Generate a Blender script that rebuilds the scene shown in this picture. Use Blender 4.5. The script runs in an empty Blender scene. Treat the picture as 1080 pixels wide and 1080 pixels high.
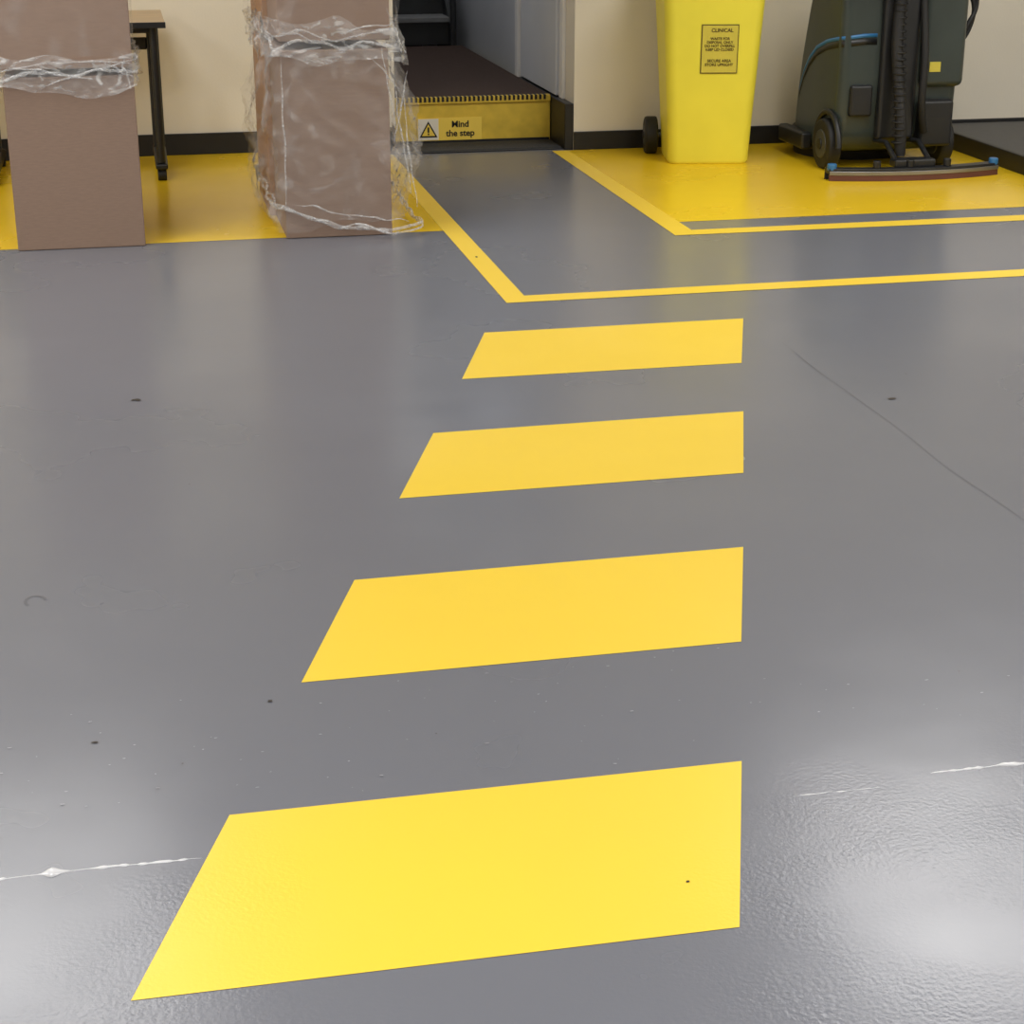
import bpy, bmesh, math, random
from mathutils import Vector, Matrix, noise
random.seed(7)
scene=bpy.context.scene
COL=scene.collection
scene.view_settings.view_transform='Standard'
def lin(c):
    return tuple((x/12.92 if x<=0.04045 else ((x+0.055)/1.055)**2.4) for x in c)
def rgb(r,g,b): return lin((r/255,g/255,b/255))+(1,)
def mat(name,col,rough=.5,metal=0,nscale=8,namt=.06,bump=0,bscale=40,spec=.5,coat=0,stretch=(1,1,1)):
    m=bpy.data.materials.new(name);m.use_nodes=True
    nt=m.node_tree;N=nt.nodes;L=nt.links;b=N['Principled BSDF']
    tc=N.new('ShaderNodeTexCoord');mp=N.new('ShaderNodeMapping');mp.inputs['Scale'].default_value=stretch
    L.new(tc.outputs['Object'],mp.inputs[0])
    n=N.new('ShaderNodeTexNoise');n.inputs['Scale'].default_value=nscale;n.inputs['Detail'].default_value=2
    L.new(mp.outputs[0],n.inputs['Vector'])
    r=N.new('ShaderNodeMapRange');r.inputs[1].default_value=.3;r.inputs[2].default_value=.7
    r.inputs[3].default_value=1-namt;r.inputs[4].default_value=1+namt
    L.new(n.outputs[0],r.inputs[0])
    h=N.new('ShaderNodeHueSaturation');h.inputs['Color'].default_value=col
    L.new(r.outputs[0],h.inputs['Value']);L.new(h.outputs[0],b.inputs['Base Color'])
    b.inputs['Roughness'].default_value=rough;b.inputs['Metallic'].default_value=metal
    b.inputs['Specular IOR Level'].default_value=spec
    if bump:
        n2=N.new('ShaderNodeTexNoise');n2.inputs['Scale'].default_value=bscale;n2.inputs['Detail'].default_value=1
        L.new(mp.outputs[0],n2.inputs['Vector'])
        bp=N.new('ShaderNodeBump');bp.inputs['Strength'].default_value=bump;bp.inputs['Distance'].default_value=.01
        L.new(n2.outputs[0],bp.inputs['Height']);L.new(bp.outputs[0],b.inputs['Normal'])
    return m
def painted_floor(name,col,namt,rlo,rhi,peelamt=1,spec=.5):
    """glossy resin floor paint, world-metre object coordinates"""
    m=bpy.data.materials.new(name);m.use_nodes=True
    nt=m.node_tree;N=nt.nodes;L=nt.links;b=N['Principled BSDF']
    tc=N.new('ShaderNodeTexCoord');P=tc.outputs['Object']
    def noi(s,d=2,dist=0):
        n=N.new('ShaderNodeTexNoise');n.inputs['Scale'].default_value=s;n.inputs['Detail'].default_value=d
        n.inputs['Distortion'].default_value=dist;L.new(P,n.inputs['Vector']);return n.outputs[0]
    def rng(v,a,b_,c,d):
        r=N.new('ShaderNodeMapRange');r.inputs[1].default_value=a;r.inputs[2].default_value=b_
        r.inputs[3].default_value=c;r.inputs[4].default_value=d;L.new(v,r.inputs[0]);return r.outputs[0]
    def mth(op,a,b_):
        x=N.new('ShaderNodeMath');x.operation=op
        for i,q in enumerate((a,b_)):
            if isinstance(q,(int,float)): x.inputs[i].default_value=q
            else: L.new(q,x.inputs[i])
        return x.outputs[0]
    n1=noi(1.1,4)
    v=rng(n1,.3,.7,1-namt,1+namt)
    h=N.new('ShaderNodeHueSaturation');h.inputs['Color'].default_value=col
    L.new(v,h.inputs['Value']);L.new(h.outputs[0],b.inputs['Base Color'])
    L.new(rng(n1,.35,.65,rhi,rlo),b.inputs['Roughness'])
    sep=N.new('ShaderNodeSeparateXYZ');L.new(P,sep.inputs[0])
    near=rng(sep.outputs[1],2.5,3.1,1,.06)
    mask=rng(noi(3.0,4),.42,.62,.15,1)
    peel=mth('MULTIPLY',mth('MULTIPLY',noi(115,2),mask),mth('MULTIPLY',near,.20*peelamt))
    hgt=mth('ADD',mth('MULTIPLY',noi(3.6,1),.40),peel)
    bp=N.new('ShaderNodeBump');bp.inputs['Strength'].default_value=.55;bp.inputs['Distance'].default_value=.006
    L.new(hgt,bp.inputs['Height']);L.new(bp.outputs[0],b.inputs['Normal'])
    b.inputs['Specular IOR Level'].default_value=spec
    return m
def link(o,parent=None):
    COL.objects.link(o)
    if parent: o.parent=parent
    return o
def empty(name,loc=(0,0,0),rz=0):
    e=bpy.data.objects.new(name,None);e.location=loc;e.rotation_euler=(0,0,rz);e.empty_display_size=.1
    return link(e)
def meshobj(name,verts,faces,m,parent=None,smooth=False,loc=(0,0,0),rot=(0,0,0)):
    me=bpy.data.meshes.new(name);me.from_pydata([tuple(v) for v in verts],[],faces);me.update()
    bm=bmesh.new();bm.from_mesh(me);bmesh.ops.recalc_face_normals(bm,faces=bm.faces);bm.to_mesh(me);bm.free()
    if m: me.materials.append(m)
    for p in me.polygons:p.use_smooth=smooth
    o=bpy.data.objects.new(name,me);o.location=loc;o.rotation_euler=rot
    return link(o,parent)
def bevel(o,w,seg=3,ang=35):
    md=o.modifiers.new('bevel','BEVEL');md.width=w;md.segments=seg;md.limit_method='ANGLE';md.angle_limit=math.radians(ang)
    for p in o.data.polygons:p.use_smooth=True
    w2=o.modifiers.new('wn','WEIGHTED_NORMAL');w2.keep_sharp=True
    return o
def box(name,lo,hi,m,parent=None,bev=0,rot=(0,0,0),seg=3):
    c=[(a+b)/2 for a,b in zip(lo,hi)];h=[(b-a)/2 for a,b in zip(lo,hi)]
    V=[(sx*h[0],sy*h[1],sz*h[2]) for sx in(-1,1) for sy in(-1,1) for sz in(-1,1)]
    F=[(0,1,3,2),(4,6,7,5),(0,4,5,1),(2,3,7,6),(0,2,6,4),(1,5,7,3)]
    o=meshobj(name,V,F,m,parent,loc=c,rot=rot)
    if bev: bevel(o,bev,seg)
    return o
def cyl(name,p0,p1,r,m,parent=None,r2=None,seg=32,bev=0):
    p0=Vector(p0);p1=Vector(p1);r2=r if r2 is None else r2
    d=(p1-p0);q=d.to_track_quat('Z','Y');Lh=d.length/2
    V=[];F=[]
    for k,(z,rr) in enumerate(((-Lh,r),(Lh,r2))):
        for i in range(seg):
            a=2*math.pi*i/seg;V.append((rr*math.cos(a),rr*math.sin(a),z))
    for i in range(seg):
        j=(i+1)%seg;F.append((i,j,seg+j,seg+i))
    F.append(tuple(range(seg))[::-1]);F.append(tuple(range(seg,2*seg)))
    o=meshobj(name,V,F,m,parent,loc=(p0+p1)/2);o.rotation_euler=q.to_euler()
    bevel(o,bev if bev else min(r,.003),2)
    return o
def tube(name,pts,r,m,parent=None,cyclic=False,smooth=True,radii=None):
    cu=bpy.data.curves.new(name,'CURVE');cu.dimensions='3D';cu.bevel_depth=r;cu.bevel_resolution=3
    s=cu.splines.new('NURBS' if smooth else 'POLY');s.points.add(len(pts)-1)
    for i,p in enumerate(pts):
        s.points[i].co=(p[0],p[1],p[2],1)
        if radii: s.points[i].radius=radii[i]
    if smooth: s.order_u=3;s.use_endpoint_u=not cyclic
    s.use_cyclic_u=cyclic;cu.resolution_u=6;cu.use_fill_caps=True
    cu.materials.append(m)
    o=bpy.data.objects.new(name,cu);return link(o,parent)
def profile_x(name,prof,x0,x1,m,parent=None,bev=.02,seg=4,inset=0):
    n=len(prof)
    V=[(x0,y,z) for y,z in prof]+[(x1,y,z) for y,z in prof]
    F=[tuple(range(n)),tuple(range(n,2*n))[::-1]]+[(i,(i+1)%n,n+(i+1)%n,n+i) for i in range(n)]
    o=meshobj(name,V,F,m,parent)
    if bev: bevel(o,bev,seg,25)
    return o
def poly(name,pts,z,m,parent=None):
    return meshobj(name,[(x,y,z) for x,y in pts],[tuple(range(len(pts)))],m,parent)
def text(name,s,size,loc,rot,m,parent,align='CENTER'):
    cu=bpy.data.curves.new(name,'FONT');cu.body=s;cu.size=size;cu.align_x=align;cu.align_y='CENTER';cu.extrude=.0004
    cu.offset=size*.02
    cu.materials.append(m);o=bpy.data.objects.new(name,cu);o.location=loc;o.rotation_euler=rot
    return link(o,parent)

# ---------------------------------------------------------------- materials
M_floor=painted_floor('grey_floor_paint',rgb(113,115,123),.05,.19,.29,1,.45)
M_stripe=painted_floor('yellow_line_paint',rgb(245,209,66),.035,.28,.40,.6,.34)
M_zone=painted_floor('yellow_zone_paint',rgb(240,200,34),.045,.18,.30,.4,.5)
M_cream=mat('cream_wall_paint',rgb(227,220,204),.55,nscale=2,namt=.03,bump=.05,bscale=90)
M_white=mat('white_wall_paint',rgb(226,225,222),.5,nscale=2,namt=.03)
M_grey_wall=mat('pale_grey_paint',rgb(200,203,208),.5,nscale=2,namt=.04)
M_ceil=mat('ceiling_white',rgb(222,222,220),.8,nscale=3,namt=.02)
M_black=mat('black_skirting',rgb(24,24,26),.45,namt=.2)
M_card=mat('cardboard',rgb(146,122,106),.8,nscale=30,namt=.05,bump=.08,bscale=120,stretch=(1,1,6))
M_card2=mat('cardboard_orange',rgb(172,132,98),.8,nscale=30,namt=.05,bump=.08,bscale=120,stretch=(1,1,6))
M_tape=mat('brown_tape',rgb(150,124,102),.35,namt=.05)
M_binY=mat('bin_yellow_plastic',rgb(236,224,70),.38,nscale=6,namt=.03,bump=.04,bscale=200)
M_rubber=mat('black_rubber',rgb(24,24,25),.6,namt=.15)
M_plast=mat('black_plastic',rgb(30,31,33),.4,namt=.12)
M_hub=mat('dark_grey_plastic',rgb(58,60,62),.45,namt=.1)
M_mgreen=mat('machine_greygreen_plastic',rgb(56,64,61),.28,nscale=5,namt=.08,bump=.04,bscale=180)
M_blue=mat('blue_trim',rgb(50,112,165),.4,namt=.05)
M_red=mat('red_squeegee_rubber',rgb(96,56,50),.5,namt=.1)
M_alu=mat('cast_aluminium',rgb(150,150,152),.35,.8,namt=.08)
M_steel=mat('grey_steel',rgb(120,122,124),.4,.7,namt=.08)
M_mat=mat('brown_coir_mat',rgb(66,48,40),.95,nscale=150,namt=.3,bump=.8,bscale=250)
M_dmat=mat('dark_rubber_mat',rgb(46,47,50),.75,nscale=120,namt=.2,bump=.5,bscale=200)
M_stepY=mat('step_yellow_paint',rgb(216,184,62),.45,nscale=12,namt=.12)
M_signY=mat('sign_yellow',rgb(240,208,84),.4,namt=.02)
M_signW=mat('sign_white',rgb(226,220,205),.4,namt=.02)
M_ink=mat('black_ink',rgb(22,20,18),.6,namt=.05)
M_inkb=mat('brown_ink',rgb(86,72,30),.6,namt=.05)
M_label=mat('bin_label',rgb(206,192,74),.45,namt=.03)
M_tabletop=mat('beech_laminate',rgb(196,168,128),.4,nscale=3,namt=.08,stretch=(1,12,1))
M_dark=mat('dark_stair_paint',rgb(40,42,44),.5,namt=.15)
M_tread=mat('stair_tread_grey',rgb(120,121,122),.55,namt=.1)
M_plat=mat('platform_dark_grey',rgb(60,62,66),.45,nscale=20,namt=.12)
M_speck=mat('dirt_speck',rgb(60,50,42),.7,namt=.3)
M_scuff=mat('joint_scuff_grey',rgb(103,104,111),.22,namt=.06)  # slightly darker grey of the floor joint line and scuff ring

def film(name,base,peak,scale,stretch,lo=.5,hi=.72):
    m=bpy.data.materials.new(name);m.use_nodes=True
    nt=m.node_tree;N=nt.nodes;L=nt.links;N.remove(N['Principled BSDF']);out=N['Material Output']
    tr=N.new('ShaderNodeBsdfTransparent');gl=N.new('ShaderNodeBsdfPrincipled')
    gl.inputs['Base Color'].default_value=(.80,.80,.80,1);gl.inputs['Roughness'].default_value=.18
    mx=N.new('ShaderNodeMixShader');tc=N.new('ShaderNodeTexCoord');mp=N.new('ShaderNodeMapping')
    mp.inputs['Scale'].default_value=stretch;L.new(tc.outputs['Object'],mp.inputs[0])
    n=N.new('ShaderNodeTexNoise');n.inputs['Scale'].default_value=scale;n.inputs['Detail'].default_value=4
    n.inputs['Distortion'].default_value=1.6;L.new(mp.outputs[0],n.inputs['Vector'])
    r=N.new('ShaderNodeMapRange');r.inputs[1].default_value=lo;r.inputs[2].default_value=hi
    r.inputs[3].default_value=base;r.inputs[4].default_value=peak;L.new(n.outputs[0],r.inputs[0])
    bp=N.new('ShaderNodeBump');bp.inputs['Strength'].default_value=.9;bp.inputs['Distance'].default_value=.01
    L.new(n.outputs[0],bp.inputs['Height']);L.new(bp.outputs[0],gl.inputs['Normal'])
    L.new(r.outputs[0],mx.inputs[0]);L.new(tr.outputs[0],mx.inputs[1]);L.new(gl.outputs[0],mx.inputs[2])
    L.new(mx.outputs[0],out.inputs[0]);return m
M_film=film('stretch_film',.08,.32,6,(1,1,1),.53,.78)
M_filmband=film('stretch_film_band',.16,.62,10,(1,1,2))
M_filmtight=film('stretch_film_tight',.04,.20,6,(1,1,.4),.54,.76)
M_filmrope=film('stretch_film_bunched',.22,.75,18,(1,1,2))

# ---------------------------------------------------------------- room shell
X0,X1,Y0,YL,YR,H=-4.5,7.0,-4.0,10.10,9.82,3.2
OL,OR=1.48,2.437
fo=box('floor',(X0-.2,Y0-.2,-.12),(X1+.2,15.2,0),M_floor)
fo.data.transform(Matrix.Translation(fo.location));fo.location=(0,0,0)
box('ceiling',(X0-.2,Y0-.2,H),(X1+.2,15.2,H+.12),M_ceil)
box('wall_back_left',(X0,YL,0),(OL,YL+.2,H),M_cream)
box('wall_back_right',(OR,YR,0),(X1,YR+.2,H),M_cream)
box('wall_left',(X0-.2,Y0,0),(X0,YL+.2,H),M_cream)
box('wall_right',(X1,Y0,0),(X1+.2,YR+.2,H),M_cream)
box('wall_front',(X0-.2,Y0-.2,0),(X1+.2,Y0,H),M_cream)
box('wall_corridor_left',(OL-.15,YL+.2,0),(OL,15,H),M_grey_wall)
box('wall_corridor_right',(OR-.0,11.15,0),(OR+.15,15,H),M_grey_wall)
box('wall_corridor_reveal',(OR,YR+.2,0),(OR+.15,11.15,H),M_white)
box('wall_corridor_end',(OL-.15,15,0),(OR+.15,15.2,H),M_dark)  # dimness of the corridor put into the wall's dark colour
box('wall_over_doorway',(OL,YL,2.3),(OR,YL+.2,H),M_cream)
box('baseboard_left',(X0,YL-.014,0),(OL,YL,.115),M_black,bev=.004)
box('baseboard_right',(OR,YR-.014,0),(X1,YR,.10),M_black,bev=.004)
box('baseboard_reveal',(OR-.05,YR+.005,0),(OR,11.15,.252),M_black,bev=.004)
e=empty('door_frame',(0,0,0))
box('jamb_front',(OR-.02,10.02,.252),(OR+.0,10.10,2.3),M_white,e,.004)
box('door_leaf',(OR-.035,10.12,.262),(OR-.001,11.05,2.25),M_grey_wall,e,.004)
box('jamb_back',(OR-.05,11.07,.252),(OR+.0,11.15,2.3),M_white,e,.004)

# ---------------------------------------------------------------- floor markings
Z=.0008
stripes=[[(1.176,5.994),(2.124,5.998),(1.926,5.435),(0.993,5.439)],
 [(0.810,4.905),(1.757,4.922),(1.573,4.383),(0.630,4.376)],
 [(0.445,3.849),(1.394,3.861),(1.210,3.335),(0.270,3.330)],
 [(0.093,2.823),(1.037,2.825),(0.856,2.304),(-0.084,2.307)]]
for s in stripes: poly('crossing_stripe',s,Z,M_stripe)
e=empty('floor_line_marking')
poly('line_long_left',[(1.34,6.40),(1.428,6.40),(1.428,9.85),(1.34,9.85)],Z+.0006,M_stripe,e)
poly('line_across',[(1.428,6.40),(X1,6.43),(X1,6.56),(1.428,6.50)],Z+.0006,M_stripe,e)
poly('line_long_right',[(2.31,7.45),(2.415,7.45),(2.40,9.80),(2.31,9.80)],Z+.0006,M_stripe,e)
poly('line_across_right',[(2.415,7.45),(X1,7.43),(X1,7.58),(2.415,7.55)],Z+.0006,M_stripe,e)
poly('yellow_floor_zone',[(X0,7.74),(1.34,7.76),(1.34,YL-.015),(X0,YL-.015)],Z,M_zone)
poly('yellow_floor_zone',[(2.41,7.735),(X1,7.76),(X1,YR-.015),(2.40,YR-.015)],Z,M_zone)
def blob(x,y,r,sx=1,sy=1):
    V=[];n=14
    for i in range(n):
        a=2*math.pi*i/n;k=r*(.6+.5*noise.noise((x*9+math.cos(a),y*9+math.sin(a),0)));V.append((x+k*sx*math.cos(a),y+k*sy*math.sin(a),Z+.001))
    return V
allv=[];allf=[]
spots=[(-.028,5.42,.016,1.2,1.2),(2.245,4.95,.015,1.8,1),(.20,3.258,.008,1,1),(-.14,3.15,.008,1.6,.6),(.815,2.447,.005,1,1),
 (.02,3.03,.003,1,1),(1.38,7.2,.013,.6,1.5),(.1,4.6,.004,1,1),(1.6,3.1,.003,1,1),(2.4,5.2,.005,1,1),(.5,3.05,.003,1,1)]
for (x,y,r,sx,sy) in spots:
    v=blob(x,y,r,sx,sy);b=len(allv);allv+=v;allf.append(tuple(range(b,b+len(v))))
meshobj('floor_dirt_specks',allv,allf,M_speck)
M_pale=mat('pale_fleck',rgb(158,158,164),.2,namt=.1)  # small pale flecks scattered at random over the near floor
fv=[];ff=[]
for i in range(110):
    x=random.uniform(-.5,1.9);y=random.uniform(2.85,3.32)
    if x>1.3 and y>3.1: continue
    v=blob(x,y,random.uniform(.0012,.0034),random.uniform(1,2.6),1);b=len(fv);fv+=v;ff.append(tuple(range(b,b+len(v))))
meshobj('floor_pale_flecks',fv,ff,M_pale)
def ribbon(name,pts,w,m,z=Z):
    V=[];F=[]
    for i,(x,y,k) in enumerate(pts):
        a=pts[min(i+1,len(pts)-1)];b=pts[max(i-1,0)];d=Vector((a[0]-b[0],a[1]-b[1])).normalized();nx,ny=-d.y,d.x
        V+=[(x-nx*w*k/2,y-ny*w*k/2,z),(x+nx*w*k/2,y+ny*w*k/2,z)]
    for i in range(len(pts)-1):F.append((2*i,2*i+1,2*i+3,2*i+2))
    return meshobj(name,V,F,m)
ribbon('floor_joint_line',[(2.14+.018*noise.noise((0,y*2.2,1)),y,.15+1.3*max(0,noise.noise((5,y*4,1))+.25)) for y in [3.2+.05*i for i in range(50)]],.004,M_scuff)
ribbon('floor_scuff_ring',[(-.274+.022*math.cos(a),3.876+.03*math.sin(a),1) for a in [i*.45 for i in range(10)]],.007,M_scuff)
def bead(xa,xb,y,r,seed,skew=0):
    V=[];F=[];n=max(4,int((xb-xa)/.006));k=7
    for i in range(n+1):
        x=xa+(xb-xa)*i/n;yy=y+skew*i/n+.008*noise.noise((x*3+seed,0,0))+.003*noise.noise((x*25,seed,0));e_=math.sin(math.pi*i/n)**.4 if 0<i<n else 0.02
        rr=r*e_*(.12+1.7*max(0,noise.noise((x*22,seed,2))+.12+.5*noise.noise((x*60,seed,4))))
        for j in range(k):
            a=math.pi*j/(k-1);V.append((x,yy+rr*2.0*math.cos(a),rr*math.sin(a)))
    for i in range(n):
        for j in range(k-1):F.append((i*k+j,i*k+j+1,(i+1)*k+j+1,(i+1)*k+j))
    return V,F
BV=[];BF=[]
for a,b,y,r,s in((-.37,.04,2.69,.0042,1),(-.9,-.40,2.70,.004,2),(1.36,1.8,2.71,.0046,3),(1.85,2.6,2.71,.004,5),(1.08,1.25,2.68,.0012,4)):
    v,f=bead(a,b,y,r,s);o=len(BV);BV+=v;BF+=[tuple(q+o for q in t) for t in f]
M_glint=mat('pale_joint_glint',rgb(215,215,218),.2,namt=.05)  # pale colour paints glints onto the raised floor joint
meshobj('floor_joint_glint_bead',BV,BF,M_glint,smooth=True)

# ---------------------------------------------------------------- entrance step, mats, stairs
e=empty('entrance_step')
box('plinth',(OL+.002,10.17,0),(OR-.052,12.9,.245),M_stepY,e,.004)
box('coir_mat',(OL+.01,10.205,.245),(OR-.06,12.88,.262),M_mat,e,.004)
box('nosing',(OL+.004,10.155,.225),(OR-.054,10.205,.262),M_stepY,e,.004)
n=34
for i in range(n):
    x=OL+.02+i*(OR-.07-OL-.02)/n
    box('nosing_slot_%d'%(i+1),(x,10.150,.238),(x+.013,10.200,.2635),M_ink,e)
box('floor_strip_shadow_gap',(OL+.01,10.162,0),(OR-.06,10.170,.022),M_black,e)
e=empty('doorway_rubber_mat');box('mat_body',(1.46,9.865,.0),(OR-.055,10.15,.012),M_dmat,e,.004)
box('mat_lip',(1.46,9.852,0),(OR-.055,9.872,.008),M_black,e,.003)
e=empty('mind_the_step_sign')
yf=10.166
box('sign_panel',(1.615,yf-.004,.022),(1.985,yf,.148),M_signY,e,.001)
box('symbol_panel',(1.619,yf-.0055,.026),(1.735,yf-.002,.144),M_signW,e)
def tri(name,cx,cz,s,y,m): return meshobj(name,[(cx-s,y,cz-s*.8),(cx+s,y,cz-s*.8),(cx,y,cz+s*.95)],[(0,1,2)],m,e)
tri('warning_triangle_black',1.677,.082,.052,yf-.0065,M_ink);tri('warning_triangle_yellow',1.677,.080,.038,yf-.0075,M_signY)
box('exclamation_mark',(1.672,yf-.009,.068),(1.682,yf-.0078,.098),M_ink,e)
box('exclamation_dot',(1.672,yf-.009,.055),(1.682,yf-.0078,.063),M_ink,e)
text('sign_text','Mind\nthe step',.05,(1.86,yf-.006,.085),(math.pi/2,0,0),M_ink,e)
e=empty('stair_flight')
for i in range(8):
    y=12.95+i*.25;z=.26+.19*(i+1)
    box('tread_%d'%(i+1),(OL+.05,y,z-.035),(2.30,y+.28,z),M_tread,e,.004)
    box('riser_%d'%(i+1),(OL+.05,y+.03,z-.19),(2.30,y+.05,z-.035),M_dark,e)
profile_x('stringer_right',[(12.88,0),(13.2,0),(14.95,1.35),(14.95,1.9),(12.88,.36)],2.30,2.335,M_dark,e,.003)
profile_x('stringer_left',[(12.88,0),(13.2,0),(14.95,1.35),(14.95,1.9),(12.88,.36)],OL+.01,OL+.045,M_dark,e,.003)
cyl('newel_post',(2.318,12.90,0.0),(2.318,12.90,1.25),.022,M_dark,e)
tube('handrail',[(2.318,12.90,1.25),(2.318,13.8,1.9),(2.318,14.9,2.75)],.02,M_dark,e,smooth=False)

# ---------------------------------------------------------------- cardboard stacks
def carton(name,lo,hi,m,parent,rz=0):
    o=box(name,lo,hi,m,parent,.006,rot=(0,0,rz),seg=2)
    x0,y0,z0=lo;x1,y1,z1=hi;cx=(x0+x1)/2
    box(name+'_tape_top',(cx-.03,y0+.002,z1-.001),(cx+.03,y1-.002,z1+.0012),M_tape,parent)
    return o
def wrap(name,lo,hi,m,parent,off,amp,seed,skirt=None,nu=160,nv=60):
    x0,y0,z0=lo;x1,y1,z1=hi
    x0-=off;y0-=off;x1+=off;y1+=off
    per=[(x0,y0),(x1,y0),(x1,y1),(x0,y1)]
    lens=[x1-x0,y1-y0,x1-x0,y1-y0];tot=sum(lens)
    nrm=[(0,-1),(1,0),(0,1),(-1,0)]
    V=[]
    for j in range(nv+1):
        zf=j/nv;z=z0+(z1-z0)*zf
        for i in range(nu):
            d=tot*i/nu;k=0
            while d>lens[k]: d-=lens[k];k+=1
            a=per[k];b=per[(k+1)%4];t=d/lens[k]
            x=a[0]+(b[0]-a[0])*t;y=a[1]+(b[1]-a[1])*t
            nx,ny=nrm[k]
            if t<.08: q=nrm[(k-1)%4];w=.5-t/.16;nx=nx*(1-w)+q[0]*w;ny=ny*(1-w)+q[1]*w
            if t>.92: q=nrm[(k+1)%4];w=(t-.92)/.16;nx=nx*(1-w)+q[0]*w;ny=ny*(1-w)+q[1]*w
            nn=noise.fractal((x*5+seed,y*5,z*3.5),.8,2.2,5)
            rid=abs(noise.noise((x*9+z*7+seed,y*9-z*4,z*6)))
            o_=amp*(.55+.8*nn-.9*rid)
            if skirt:o_+=skirt(k,t,zf)*(.8+.5*nn)
            o_=max(o_,.001)
            V.append((x+nx*o_,y+ny*o_,z+amp*.7*noise.noise((x*6,y*6,seed+j*.05))*(1 if 0<j<nv else 2)))
    F=[(j*nu+i,j*nu+(i+1)%nu,(j+1)*nu+(i+1)%nu,(j+1)*nu+i) for j in range(nv) for i in range(nu)]
    return meshobj(name,V,F,m,parent,True)
def rope(name,lo,hi,z,m,parent,off,r,seed,dz=.03,wob=.012,skirt=None):
    x0,y0=lo;x1,y1=hi;x0-=off;y0-=off;x1+=off;y1+=off
    pts=[];rad=[];per=[(x0,y0),(x1,y0),(x1,y1),(x0,y1)];nrm=[(0,-1),(1,0),(0,1),(-1,0)]
    for k in range(4):
        a=per[k];b=per[(k+1)%4];n=26
        for i in range(n):
            t=i/n;x=a[0]+(b[0]-a[0])*t;y=a[1]+(b[1]-a[1])*t
            w=wob*(noise.noise((x*14+seed,y*14,seed))+.5)
            s=skirt(k,t) if skirt else 0
            pts.append((x+nrm[k][0]*(w+s),y+nrm[k][1]*(w+s),z(x,y)+dz*noise.noise((x*8+seed*3,y*8,1.3))))
            rad.append(.5+1.1*abs(noise.noise((x*17+seed,y*17,4))))
    return tube(name,pts,r,m,parent,True,True,rad)
def crease(name,x0,z0,x1,z1,yb,r,seed,e):
    n=12;pts=[]
    for j in range(n):
        t=j/(n-1)
        pts.append((x0+(x1-x0)*t+.018*noise.noise((seed,t*4,0)),yb-.012-.012*noise.noise((seed,t*3,5)),z0+(z1-z0)*t+.018*noise.noise((seed+9,t*4,0))))
    tube(name,pts,r,M_filmrope,e,radii=[math.sin(math.pi*(j+.3)/(n))*.8+.8*abs(noise.noise((seed,j*1.7,5))) for j in range(n)])

e=empty('cardboard_box_stack',(-.21,7.98,0))
carton('lower_carton',(-.262,-.27,.0),(.262,.27,.71),M_card,e)
carton('upper_carton',(-.265,-.28,.74),(.26,.27,1.42),M_card,e)
wrap('stretch_wrap_upper',(-.265,-.28,.78),(.262,.27,1.44),M_filmtight,e,.004,.012,3)
wrap('stretch_wrap_band',(-.262,-.275,.655),(.262,.27,.785),M_filmband,e,.006,.034,9,nv=26)
for s,zz,rr in((1,.725,.009),(5.1,.755,.005)):
    rope('film_fold_%d'%int(s),(-.262,-.275),(.262,.27),lambda x,y,zz=zz:zz+.05*x,M_filmrope,e,.010,rr,s,.045)
for i,(a,b,c,d) in enumerate(((-.25,.76,.1,.70),(-.1,.68,.25,.76),(.15,.77,.26,.70),(-.26,.70,-.12,.74),(.22,.80,.245,.66))):
    crease('film_crease_%d'%(i+1),a,b,c,d,-.285,.005,i*3.3,e)

e=empty('cardboard_box_stack',(.885,8.0,0))
carton('lower_carton_front',(-.235,-.27,0),(.225,.24,.79),M_card,e)
carton('upper_carton_front',(-.235,-.26,.825),(.235,.24,1.50),M_card,e)
carton('lower_carton_rear',(-.26,.26,0),(.22,.88,.77),M_card2,e)
carton('upper_carton_rear',(-.26,.26,.80),(.22,.88,1.45),M_card2,e)
def sk(k,t,zf):
    prof=math.sin(math.pi*min(1,max(0,zf)))**.6*.085+(.055 if zf<.35 else .055*max(0,1-(zf-.35)/.5))
    if k==1: return prof*(1.0)
    if k==0: return prof*(.06+.95*max(0,t-.72)/.28)
    if k==3: return prof*.5
    return .02
wrap('stretch_wrap_loose',(-.235,-.27,.05),(.225,.88,.80),M_film,e,.006,.035,21,sk,220,80)
wrap('stretch_wrap_upper',(-.25,-.27,.86),(.24,.88,1.5),M_filmtight,e,.006,.02,35,lambda k,t,zf:(.03 if k in(1,3) else 0),200,60)
wrap('stretch_wrap_band',(-.24,-.27,.75),(.235,.88,.89),M_filmband,e,.008,.05,41,lambda k,t,zf:(.025 if k in(1,3) else 0.004),nv=26)
for s,zz,rr in((1,.815,.010),(4.2,.85,.006)):
    rope('film_fold_%d'%int(s),(-.24,-.27),(.235,.88),lambda x,y,zz=zz:zz,M_filmrope,e,.014,rr,s,.06,.02)
for s,rr in((6,.011),(7.5,.007)):
    rope('film_hem_%d'%int(s),(-.235,-.27),(.225,.88),lambda x,y:.045+max(0,-x)*.35,M_filmrope,e,.012,rr,s,.03,.02,
         lambda k,t:(.11 if k==1 else (.11*max(0,t-.7)/.3 if k==0 else .02)))
CR=((-.225,.78,-.235,.15),(.19,.80,.25,.45),(.23,.70,.31,.18),(.15,.76,.27,.62),(.28,.60,.33,.12),(-.20,.16,.05,.09),
    (.02,.10,.30,.06),(-.24,.88,.0,.80),(.0,.86,.25,.90),(.22,.95,.29,.78),(.24,.40,.30,.70))
for i,(a,b,c,d) in enumerate(CR):
    crease('film_crease_%d'%(i+1),a,b,c,d,-.285,.004,i*2.7+1,e)

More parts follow.
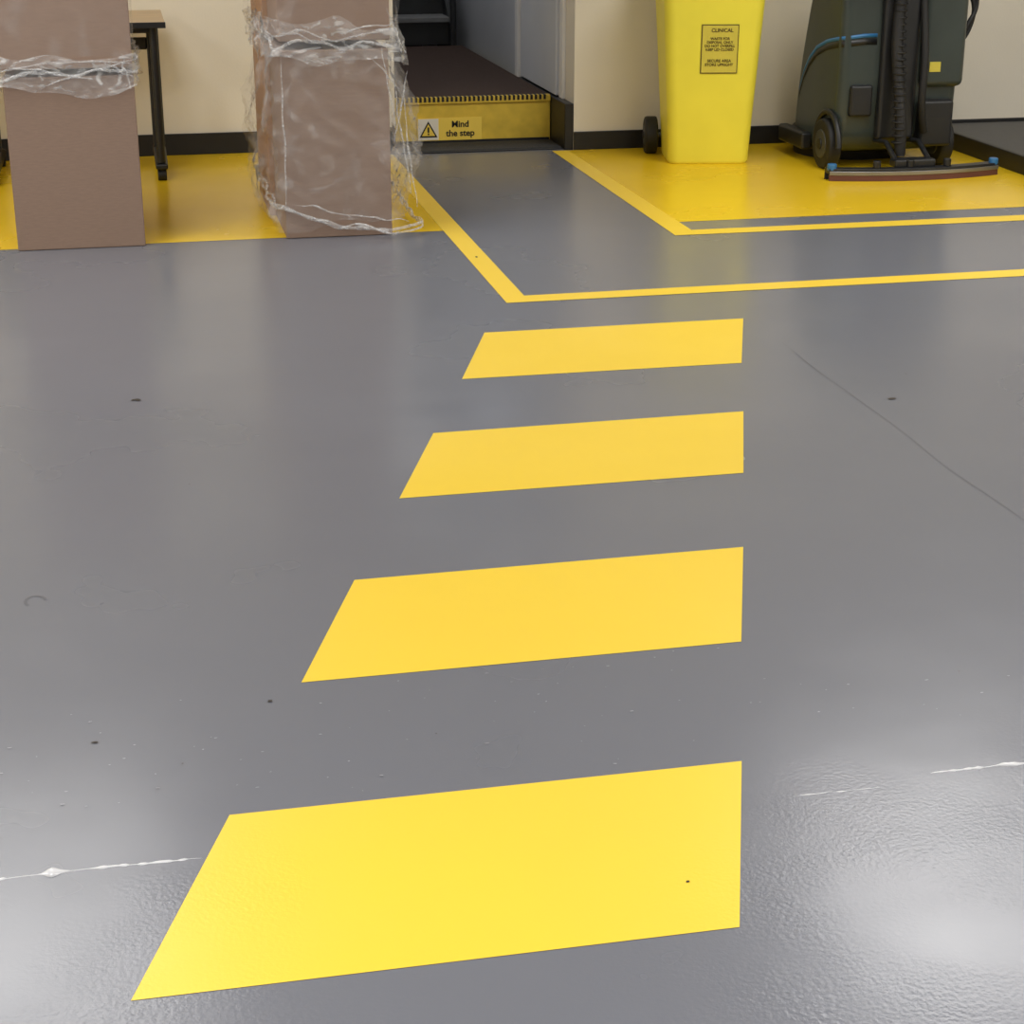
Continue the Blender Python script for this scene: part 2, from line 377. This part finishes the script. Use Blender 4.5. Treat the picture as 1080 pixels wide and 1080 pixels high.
# ---------------------------------------------------------------- folding table
e=empty('folding_table',(-.27,9.60,0))
box('table_top',(-.55,-.36,.755),(.50,.38,.78),M_tabletop,e,.004)
box('top_edge_trim',(-.552,-.364,.753),(.502,-.358,.782),M_plast,e,.002)
for i,x in enumerate((-.38,.44)):
    box('leg_column_%d'%(i+1),(x-.03,-.06,.10),(x+.03,.02,.755),M_plast,e,.008)
    profile_x('leg_foot_%d'%(i+1),[(-.33,.06),(-.33,.085),(-.08,.135),(.06,.135),(.33,.085),(.33,.06)],x-.03,x+.03,M_plast,e,.008)
    for j,y in enumerate((-.30,.30)):
        cyl('caster_stem_%d_%d'%(i,j),(x,y,.04),(x,y,.08),.012,M_plast,e)
        cyl('caster_wheel_%d_%d'%(i,j),(x-.022,y+.01,.03),(x+.022,y+.01,.03),.030,M_rubber,e,bev=.005)
cyl('front_leg_tube',(.44,-.30,.09),(.44,-.30,.755),.02,M_plast,e)
box('modesty_rail',(-.35,-.04,.62),(.41,-.01,.68),M_plast,e,.006)
box('under_frame',(-.40,-.30,.725),(.46,-.27,.754),M_plast,e,.004)

# ---------------------------------------------------------------- wheelie bin
e=empty('wheelie_bin',(3.06,9.40,0),math.radians(-10))
def rrect(w,d,r,z,cy=0,n=6):
    P=[]
    for (sx,sy,a0) in((1,1,0),(-1,1,90),(-1,-1,180),(1,-1,270)):
        for i in range(n+1):
            a=math.radians(a0+90*i/n);P.append((sx*(w/2-r)+r*math.cos(a),cy+sy*(d/2-r)+r*math.sin(a),z))
    return P
def loft(name,rings,m,parent,caps=True):
    V=[];F=[];n=len(rings[0])
    for r in rings:V+=r
    for k in range(len(rings)-1):
        for i in range(n):F.append((k*n+i,k*n+(i+1)%n,(k+1)*n+(i+1)%n,(k+1)*n+i))
    if caps:F.append(tuple(range(n))[::-1]);F.append(tuple(range((len(rings)-1)*n,len(rings)*n)))
    o=meshobj(name,V,F,m,parent);bevel(o,.004,2,30);return o
loft('body',[rrect(.415,.36,.05,.0,-.01),rrect(.43,.38,.055,.018,-.01),rrect(.455,.41,.055,.25,-.005),rrect(.535,.50,.06,.90,.0),rrect(.54,.51,.06,.97,.0)],M_binY,e)
loft('rim',[rrect(.585,.56,.06,.955,.0),rrect(.59,.57,.06,.965,.0),rrect(.59,.57,.06,1.0,.0),rrect(.58,.555,.06,1.005,.0)],M_binY,e)
loft('lid',[rrect(.59,.58,.06,1.008,-.01),rrect(.60,.59,.06,1.02,-.01),rrect(.56,.52,.08,1.065,.0),rrect(.44,.40,.08,1.085,.01)],M_binY,e)
cyl('handle',(-.24,.315,.99),(.24,.315,.99),.016,M_binY,e)
for i,x in enumerate((-.2,0,.2)): box('handle_lug_%d'%i,(x-.015,.25,.975),(x+.015,.32,1.005),M_binY,e,.004)
cyl('axle',(-.29,.18,.10),(.24,.18,.10),.012,M_steel,e)
for i,(x,h) in enumerate(((-.272,.034),(.236,.018))):
    cyl('wheel_%d'%(i+1),(x-h,.18,.10),(x+h,.18,.10),.10,M_rubber,e,bev=.012,seg=48)
    cyl('wheel_hub_%d'%(i+1),(x-h-.003,.18,.10),(x+h+.003,.18,.10),.055,M_hub,e,bev=.006)
    cyl('wheel_cap_%d'%(i+1),(x-h-.008,.18,.10),(x+h+.006,.18,.10),.02,M_plast,e,bev=.004)
sl=math.atan2(.25-.21,.65)
lab=empty('label',(.03,-.2345,.60));lab.parent=e;lab.rotation_euler=(math.pi/2+sl,0,0)
def lp(n,x0,x1,z0,z1,d,m): return box(n,(x0,z0,-.001),(x1,z1,d),m,lab)
lp('label_border',-.097,.097,-.125,.125,.0015,M_inkb);lp('label_sheet',-.092,.092,-.120,.120,.0025,M_label)
text('label_heading','CLINICAL',.026,(.01,.095,.004),(0,0,0),M_inkb,lab)
text('label_body','WASTE FOR\nDISPOSAL ONLY\nDO NOT OVERFILL\nKEEP LID CLOSED',.0185,(0,.025,.004),(0,0,0),M_inkb,lab)
text('label_foot','SECURE AREA\nSTORE UPRIGHT',.020,(0,-.07,.004),(0,0,0),M_inkb,lab)

# ---------------------------------------------------------------- floor scrubber
e=empty('floor_scrubber_machine',(3.9,9.15,0))   # local: rear towards -Y
bodyp=[(-.25,.10),(-.29,.20),(-.31,.50),(-.30,.98),(-.24,1.06),(.02,1.08),(.09,1.03),(.15,.93),(.205,.80),(.25,.66),(.285,.54),(.315,.40),(.335,.28),(.35,.14),(.2,.07),(-.1,.07)]
bo=profile_x('tank_body',bodyp,-.305,.35,M_mgreen,e,.055,6)
bo.modifiers['bevel'].angle_limit=math.radians(40)
profile_x('tank_lid',[(-.25,1.06),(-.24,1.11),(.02,1.13),(.10,1.03)],-.25,.27,M_plast,e,.02)
box('rear_panel',(-.10,-.345,.16),(.10,-.28,.95),M_plast,e,.02)
box('rear_pod_right',(.12,-.345,.42),(.36,-.26,.92),M_mgreen,e,.035)
box('rear_block_right',(.13,-.36,.12),(.31,-.25,.36),M_plast,e,.02)
box('rear_block_left',(-.25,-.33,.28),(-.13,-.27,.44),M_plast,e,.015)
tube('wheel_arch_guard',[(-.315,-.20+.165*math.cos(a),.13+.165*math.sin(a)) for a in [math.pi*(.0+.1*i) for i in range(11)]],.016,M_plast,e)
box('control_console',(-.22,-.42,.98),(.22,-.26,1.08),M_plast,e,.025,rot=(math.radians(-20),0,0))
tube('handlebar',[(-.25,-.28,.96),(-.27,-.45,1.0),(-.2,-.5,1.02),(.2,-.5,1.02),(.27,-.45,1.0),(.25,-.28,.96)],.016,M_plast,e)
def band(name,pts,w,m):
    V=[];F=[]
    for i,(x,y,z,nx,ny) in enumerate(pts):
        V+=[(x+nx*.004,y+ny*.004,z-w/2),(x+nx*.004,y+ny*.004,z+w/2),(x-nx*.02,y-ny*.02,z+w/2),(x-nx*.02,y-ny*.02,z-w/2)]
    for i in range(len(pts)-1):
        a=4*i
        for k in range(4):F.append((a+k,a+(k+1)%4,a+4+(k+1)%4,a+4+k))
    F.append((0,1,2,3));q=4*(len(pts)-1);F.append((q+3,q+2,q+1,q))
    return meshobj(name,V,F,m,e,True)
side=[(-.295,.30,.26),(-.302,.265,.36),(-.303,.215,.45),(-.305,.14,.53),(-.305,.04,.595),(-.305,-.10,.64),(-.305,-.24,.665)]
pp=[(x,y,z,-1,0) for x,y,z in side]+[(-.293,-.285,.672,-.7,-.7),(-.25,-.306,.678,0,-1),(-.19,-.307,.685,0,-1),(-.12,-.307,.685,0,-1)]
band('blue_accent',pp,.018,M_blue)
band('accent_shadow_line',[(x,y,z-.03,nx,ny) for x,y,z,nx,ny in pp],.03,M_plast)
box('rating_label',(.16,-.350,.50),(.22,-.343,.55),M_label,e,.001)
tube('suction_hose',[(-.02,-.46,.10),(-.02,-.46,.25),(-.03,-.41,.45),(-.05,-.375,.7),(-.02,-.36,.95)],.030,M_rubber,e)
for i in range(24):
    z=.16+i*.034;yy=-.455+.085*min(1,max(0,(z-.22)/.5))
    cyl('hose_rib_%d'%(i+1),(-.03,yy,z),(-.03,yy,z+.010),.035,M_rubber,e,seg=20)
tube('drain_hose',[(.10,-.34,.9),(.12,-.39,.6),(.10,-.40,.32),(.15,-.36,.2)],.02,M_rubber,e)
tube('power_cable',[(.31,-.2,.90),(.41,-.2,.90),(.46,-.2,.80),(.43,-.2,.68),(.38,-.2,.62),(.41,-.22,.72),(.47,-.2,.80),(.45,-.2,.92),(.37,-.2,1.0)],.012,M_rubber,e)
cyl('charger_plug',(.385,-.2,.62),(.385,-.2,.55),.02,M_plast,e)
for i,x in enumerate((-.315,.31)):
    cyl('drive_wheel_%d'%(i+1),(x-.035,-.20,.13),(x+.035,-.20,.13),.13,M_rubber,e,bev=.015,seg=48)
    cyl('drive_hub_%d'%(i+1),(x-.040,-.20,.13),(x+.040,-.20,.13),.075,M_hub,e,bev=.008)
    cyl('drive_cap_%d'%(i+1),(x-.047,-.20,.13),(x+.047,-.20,.13),.03,M_plast,e,bev=.004)
cyl('brush_deck',(.0,.30,.05),(.0,.30,.15),.335,M_plast,e,r2=.30,bev=.02,seg=64)
cyl('brush_bristles',(.0,.30,.0),(.0,.30,.055),.29,M_rubber,e,bev=.004,seg=64)
box('deck_bumper',(-.36,.05,.06),(-.30,.42,.15),M_plast,e,.015)
def arc_bar(name,z0,z1,t,m,yo=0,half=.46,sag=.075):
    V=[];F=[];n=36
    for i in range(n+1):
        s=-1+2*i/n;x=.02+s*half;y=-.535-sag*(1-s*s)+yo
        for (yy,zz) in((y-t/2,z0),(y+t/2,z0),(y+t/2,z1),(y-t/2,z1)):V.append((x,yy,zz))
    for i in range(n):
        a=i*4
        for k in range(4):F.append((a+k,a+(k+1)%4,a+4+(k+1)%4,a+4+k))
    F.append((0,1,2,3));F.append((n*4+3,n*4+2,n*4+1,n*4))
    o=meshobj(name,V,F,m,e);bevel(o,.003,2);return o
arc_bar('squeegee_blade_rear',.0,.034,.008,M_red,-.032)
arc_bar('squeegee_blade_front',.0,.04,.006,M_rubber,.03)
arc_bar('squeegee_casting',.035,.062,.065,M_plast)
arc_bar('squeegee_strap',.030,.050,.004,M_alu,-.038)
for i,(x,y) in enumerate(((-.42,-.55),(.46,-.55))):
    cyl('squeegee_roller_%d'%(i+1),(x,y,.05),(x,y,.085),.024,M_blue,e,bev=.006)
for i,x in enumerate((-.2,-.02,.18)):
    cyl('squeegee_knob_%d'%(i+1),(x,-.60,.06),(x,-.60,.10),.02,M_plast,e,bev=.005)
box('squeegee_bracket',(-.10,-.60,.058),(.12,-.52,.10),M_plast,e,.01)
for i,x in enumerate((-.08,.10)): tube('squeegee_arm_%d'%(i+1),[(x,-.55,.09),(x,-.42,.16),(x,-.28,.15)],.014,M_plast,e,smooth=False)

# ---------------------------------------------------------------- low platform
e=empty('low_floor_platform')
box('platform_deck',(4.53,8.10,.02),(6.2,9.78,.085),M_plat,e,.006)
box('platform_edge_trim',(4.50,8.08,.0),(4.535,9.79,.095),M_black,e,.006)
box('platform_front_trim',(4.50,8.06,.0),(6.2,8.11,.095),M_black,e,.006)

# ---------------------------------------------------------------- luminaires
def fixture(x,y,lx,ly,power,z=H,col=(1,.985,.965)):
    e=empty('ceiling_light_fixture',(x,y,z))
    box('housing',(-lx/2-.03,-ly/2-.03,-.07),(lx/2+.03,ly/2+.03,0),M_white,e,.006)
    l=bpy.data.lights.new('lamp','AREA');l.shape='RECTANGLE';l.size=lx;l.size_y=ly;l.energy=power;l.color=col
    o=bpy.data.objects.new('lamp',l);o.location=(0,0,-.075);link(o,e)
fixture(-.75,7.0,1.3,2.0,74);fixture(3.6,6.8,1.3,2.0,66)
for x in(-.3,3.3): fixture(x,1.2,1.2,1.2,82)
fixture(-3.4,4.2,1.2,1.2,108);fixture(6.0,4.2,1.2,1.2,98)
fixture(1.95,12.0,.3,1.2,14)
w=bpy.data.worlds.new('world');scene.world=w;w.use_nodes=True
w.node_tree.nodes['Background'].inputs[0].default_value=(1,.98,.95,1);w.node_tree.nodes['Background'].inputs[1].default_value=.3

cam=bpy.data.cameras.new('camera');co=bpy.data.objects.new('camera',cam);COL.objects.link(co)
co.location=(0,0,1.6);co.rotation_euler=(math.radians(90-20.36),0,math.radians(-12))
cam.sensor_width=36;cam.lens=36*1900/1080;scene.camera=co
